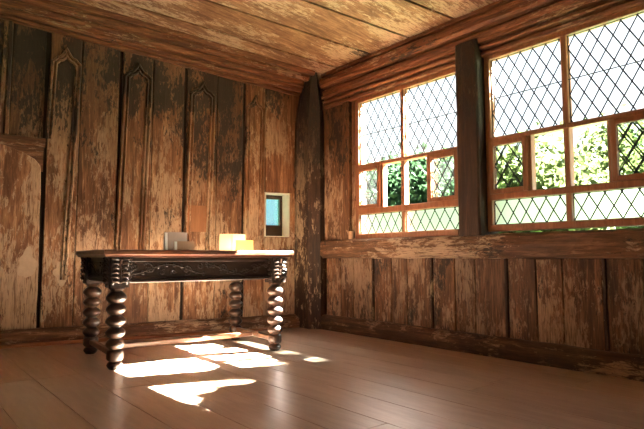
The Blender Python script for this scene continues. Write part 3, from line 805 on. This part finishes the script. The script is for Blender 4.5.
# ------------------------------------------------------------------ outdoors
bm = new_bm(); n = 24
g = [[None] * (n + 1) for _ in range(n + 1)]
for i in range(n + 1):
    for j in range(n + 1):
        x, y = -40 + 100 * i / n, -35 + 100 * j / n
        g[i][j] = bm.verts.new((x, y, -0.75 + 0.25 * mnoise.noise(Vector((x * 0.1, y * 0.1, 0)))))
for i in range(n):
    for j in range(n): bm.faces.new((g[i][j], g[i + 1][j], g[i + 1][j + 1], g[i][j + 1]))
put('ground', bm, M['grass'], kind='structure', smooth=True, label='grassy ground outside')

def tree(name, x, y, h, crown, base, nleaf, leaf, mat, label, seed, clusters=26, spread=0.32, lean=0.0):
    rr = random.Random(seed); z0 = -0.9
    root = empty(name, Matrix.Translation((x, y, z0)), label=label, cat='tree', group='trees outside the windows')
    b = new_bm(); cx_, cz_ = lean, (base + h) / 2
    trunk = [(lean * t * t + 0.12 * math.sin(3 * t + seed), 0.10 * math.sin(2.3 * t + seed), t * h * 0.82) for t in [q / 9 for q in range(10)]]
    tr = 0.018 * h + 0.05
    tube(b, trunk, [tr * (1 - 0.085 * q) for q in range(10)], 10)
    cl = []
    for k in range(clusters):
        while True:
            p = Vector((rr.uniform(-1, 1), rr.uniform(-1, 1), rr.uniform(-1, 1)))
            if p.length < 1: break
        if p.length > 0: p = p * (0.55 + 0.45 * p.length) 
        c = Vector((cx_ + p.x * crown, p.y * crown, cz_ + p.z * (h - base) / 2))
        cl.append(c)
        if k % 2 == 0:
            t = min(0.92, max(0.2, (c.z / h) * 0.75)); i0 = int(t * 9)
            s = Vector(trunk[i0]); mid = s.lerp(c, 0.5) + Vector((rr.uniform(-.1, .1), rr.uniform(-.1, .1), 0.12 * crown))
            tube(b, [s, mid, c], [tr * 0.34, tr * 0.22, tr * 0.06], 6)
    put('trunk', b, M['bark'], root, smooth=True)
    b = new_bm()
    for k in range(nleaf):
        c = cl[rr.randrange(len(cl))]; sp = spread * crown
        p = c + Vector((rr.gauss(0, sp), rr.gauss(0, sp), rr.gauss(0, sp * 0.75)))
        if p.z < base * 0.6: continue
        d = Vector((rr.gauss(0, 1), rr.gauss(0, 1), rr.gauss(-0.3, 0.7))).normalized()
        s = d.cross(Vector((rr.gauss(0, 1), rr.gauss(0, 1), rr.gauss(0, 1)))).normalized()
        u = d.cross(s); ln = leaf * rr.uniform(0.7, 1.35); wd = ln * 0.36
        v = [b.verts.new(q) for q in (p, p + d * ln * 0.45 + s * wd, p + d * ln, p + d * ln * 0.45 - s * wd)]
        m_ = b.verts.new(p + d * ln * 0.45 + u * wd * 0.35)
        tn = rr.random()
        for q in range(4):
            f = b.faces.new((v[q], v[(q + 1) % 4], m_)); setface(b, f, tn)
    put('foliage', b, mat, root, smooth=False)
    return root
#     name, x, y, height, crown radius, crown base, leaves, leaf size
tree('tree', 2.65, 17.4, 5.4, 1.6, 0.5, 13000, 0.26, M['leaf_dark'], 'dense dark green tree close outside the window nearest the corner', 3, 40)
tree('tree', 5.0, 12.2, 4.2, 1.25, 0.5, 9500, 0.19, M['leaf_pale'], 'airy pale green tree behind the left half of the second window', 11, 34, 0.32)
tree('tree', 9.7, 18.2, 5.9, 1.7, 0.9, 9500, 0.23, M['leaf_pale'], 'airy pale green tree with bare boughs behind the second window', 17, 34, 0.32)
tree('tree', 15.2, 24.6, 9.0, 2.2, 1.0, 7000, 0.30, M['leaf'], 'taller tree at the right edge of the second window', 23)
tree('tree', 7.4, 26.5, 6.2, 2.2, 0.6, 8000, 0.32, M['leaf'], 'bushy tree farther off between the two big windows', 5)
tree('tree', 8.83, 5.29, 9.4, 1.8, 4.4, 26000, 0.28, M['leaf_dark'], 'unseen tall tree added to shade the second leaded window from the sun', 31, 90, 0.21)  # out of view; added to block the sun and shape its floor patches

# ------------------------------------------------------------------ light
SUN_DIR = Vector((-0.92, -0.370, -0.88)).normalized()
sd = bpy.data.lights.new('sun', 'SUN'); sd.energy = 340.0; sd.angle = math.radians(0.6); sd.color = (1.0, 0.94, 0.85)
so = bpy.data.objects.new('sun', sd); COL.objects.link(so); so.location = (9, 8, 9)
so.rotation_euler = SUN_DIR.to_track_quat('-Z', 'Y').to_euler()
wd = bpy.data.worlds.new('sky'); scene.world = wd; wd.use_nodes = True
nt = wd.node_tree; nt.nodes.clear()
ow = nt.nodes.new('ShaderNodeOutputWorld'); bg = nt.nodes.new('ShaderNodeBackground')
sk = nt.nodes.new('ShaderNodeTexSky'); sk.sky_type = 'NISHITA'; sk.sun_disc = False
sk.sun_elevation = math.radians(41); sk.sun_rotation = math.atan2(0.92, 0.39); sk.dust_density = 3.0
mx = nt.nodes.new('ShaderNodeMix'); mx.data_type = 'RGBA'; mx.inputs[0].default_value = 0.6
nt.links.new(sk.outputs[0], mx.inputs[6]); mx.inputs[7].default_value = (4.0, 4.05, 4.1, 1)   # hazy veil
nt.links.new(mx.outputs[2], bg.inputs[0]); bg.inputs[1].default_value = 0.115
nt.links.new(bg.outputs[0], ow.inputs[0])

# ------------------------------------------------------------------ camera
cd = bpy.data.cameras.new('camera'); cam = bpy.data.objects.new('camera', cd); COL.objects.link(cam)
cd.sensor_fit = 'HORIZONTAL'; cd.sensor_width = 36.0; cd.lens = 531.0 / 644.0 * 36.0
cam.location = (0, 0, 0.75); cam.rotation_euler = (PI / 2 + math.atan(42.5 / 531.0), 0, 0)
cd.clip_start = 0.05; cd.clip_end = 300
scene.camera = cam
scene.view_settings.view_transform = 'Standard'; scene.view_settings.look = 'None'
scene.view_settings.exposure = 1.7; scene.view_settings.gamma = 1.0; scene.view_settings.use_curve_mapping = False
scene.cycles.max_bounces = 14; scene.cycles.diffuse_bounces = 8; scene.cycles.glossy_bounces = 5
scene.cycles.transparent_max_bounces = 24; scene.cycles.transmission_bounces = 8
scene.cycles.sample_clamp_indirect = 12.0
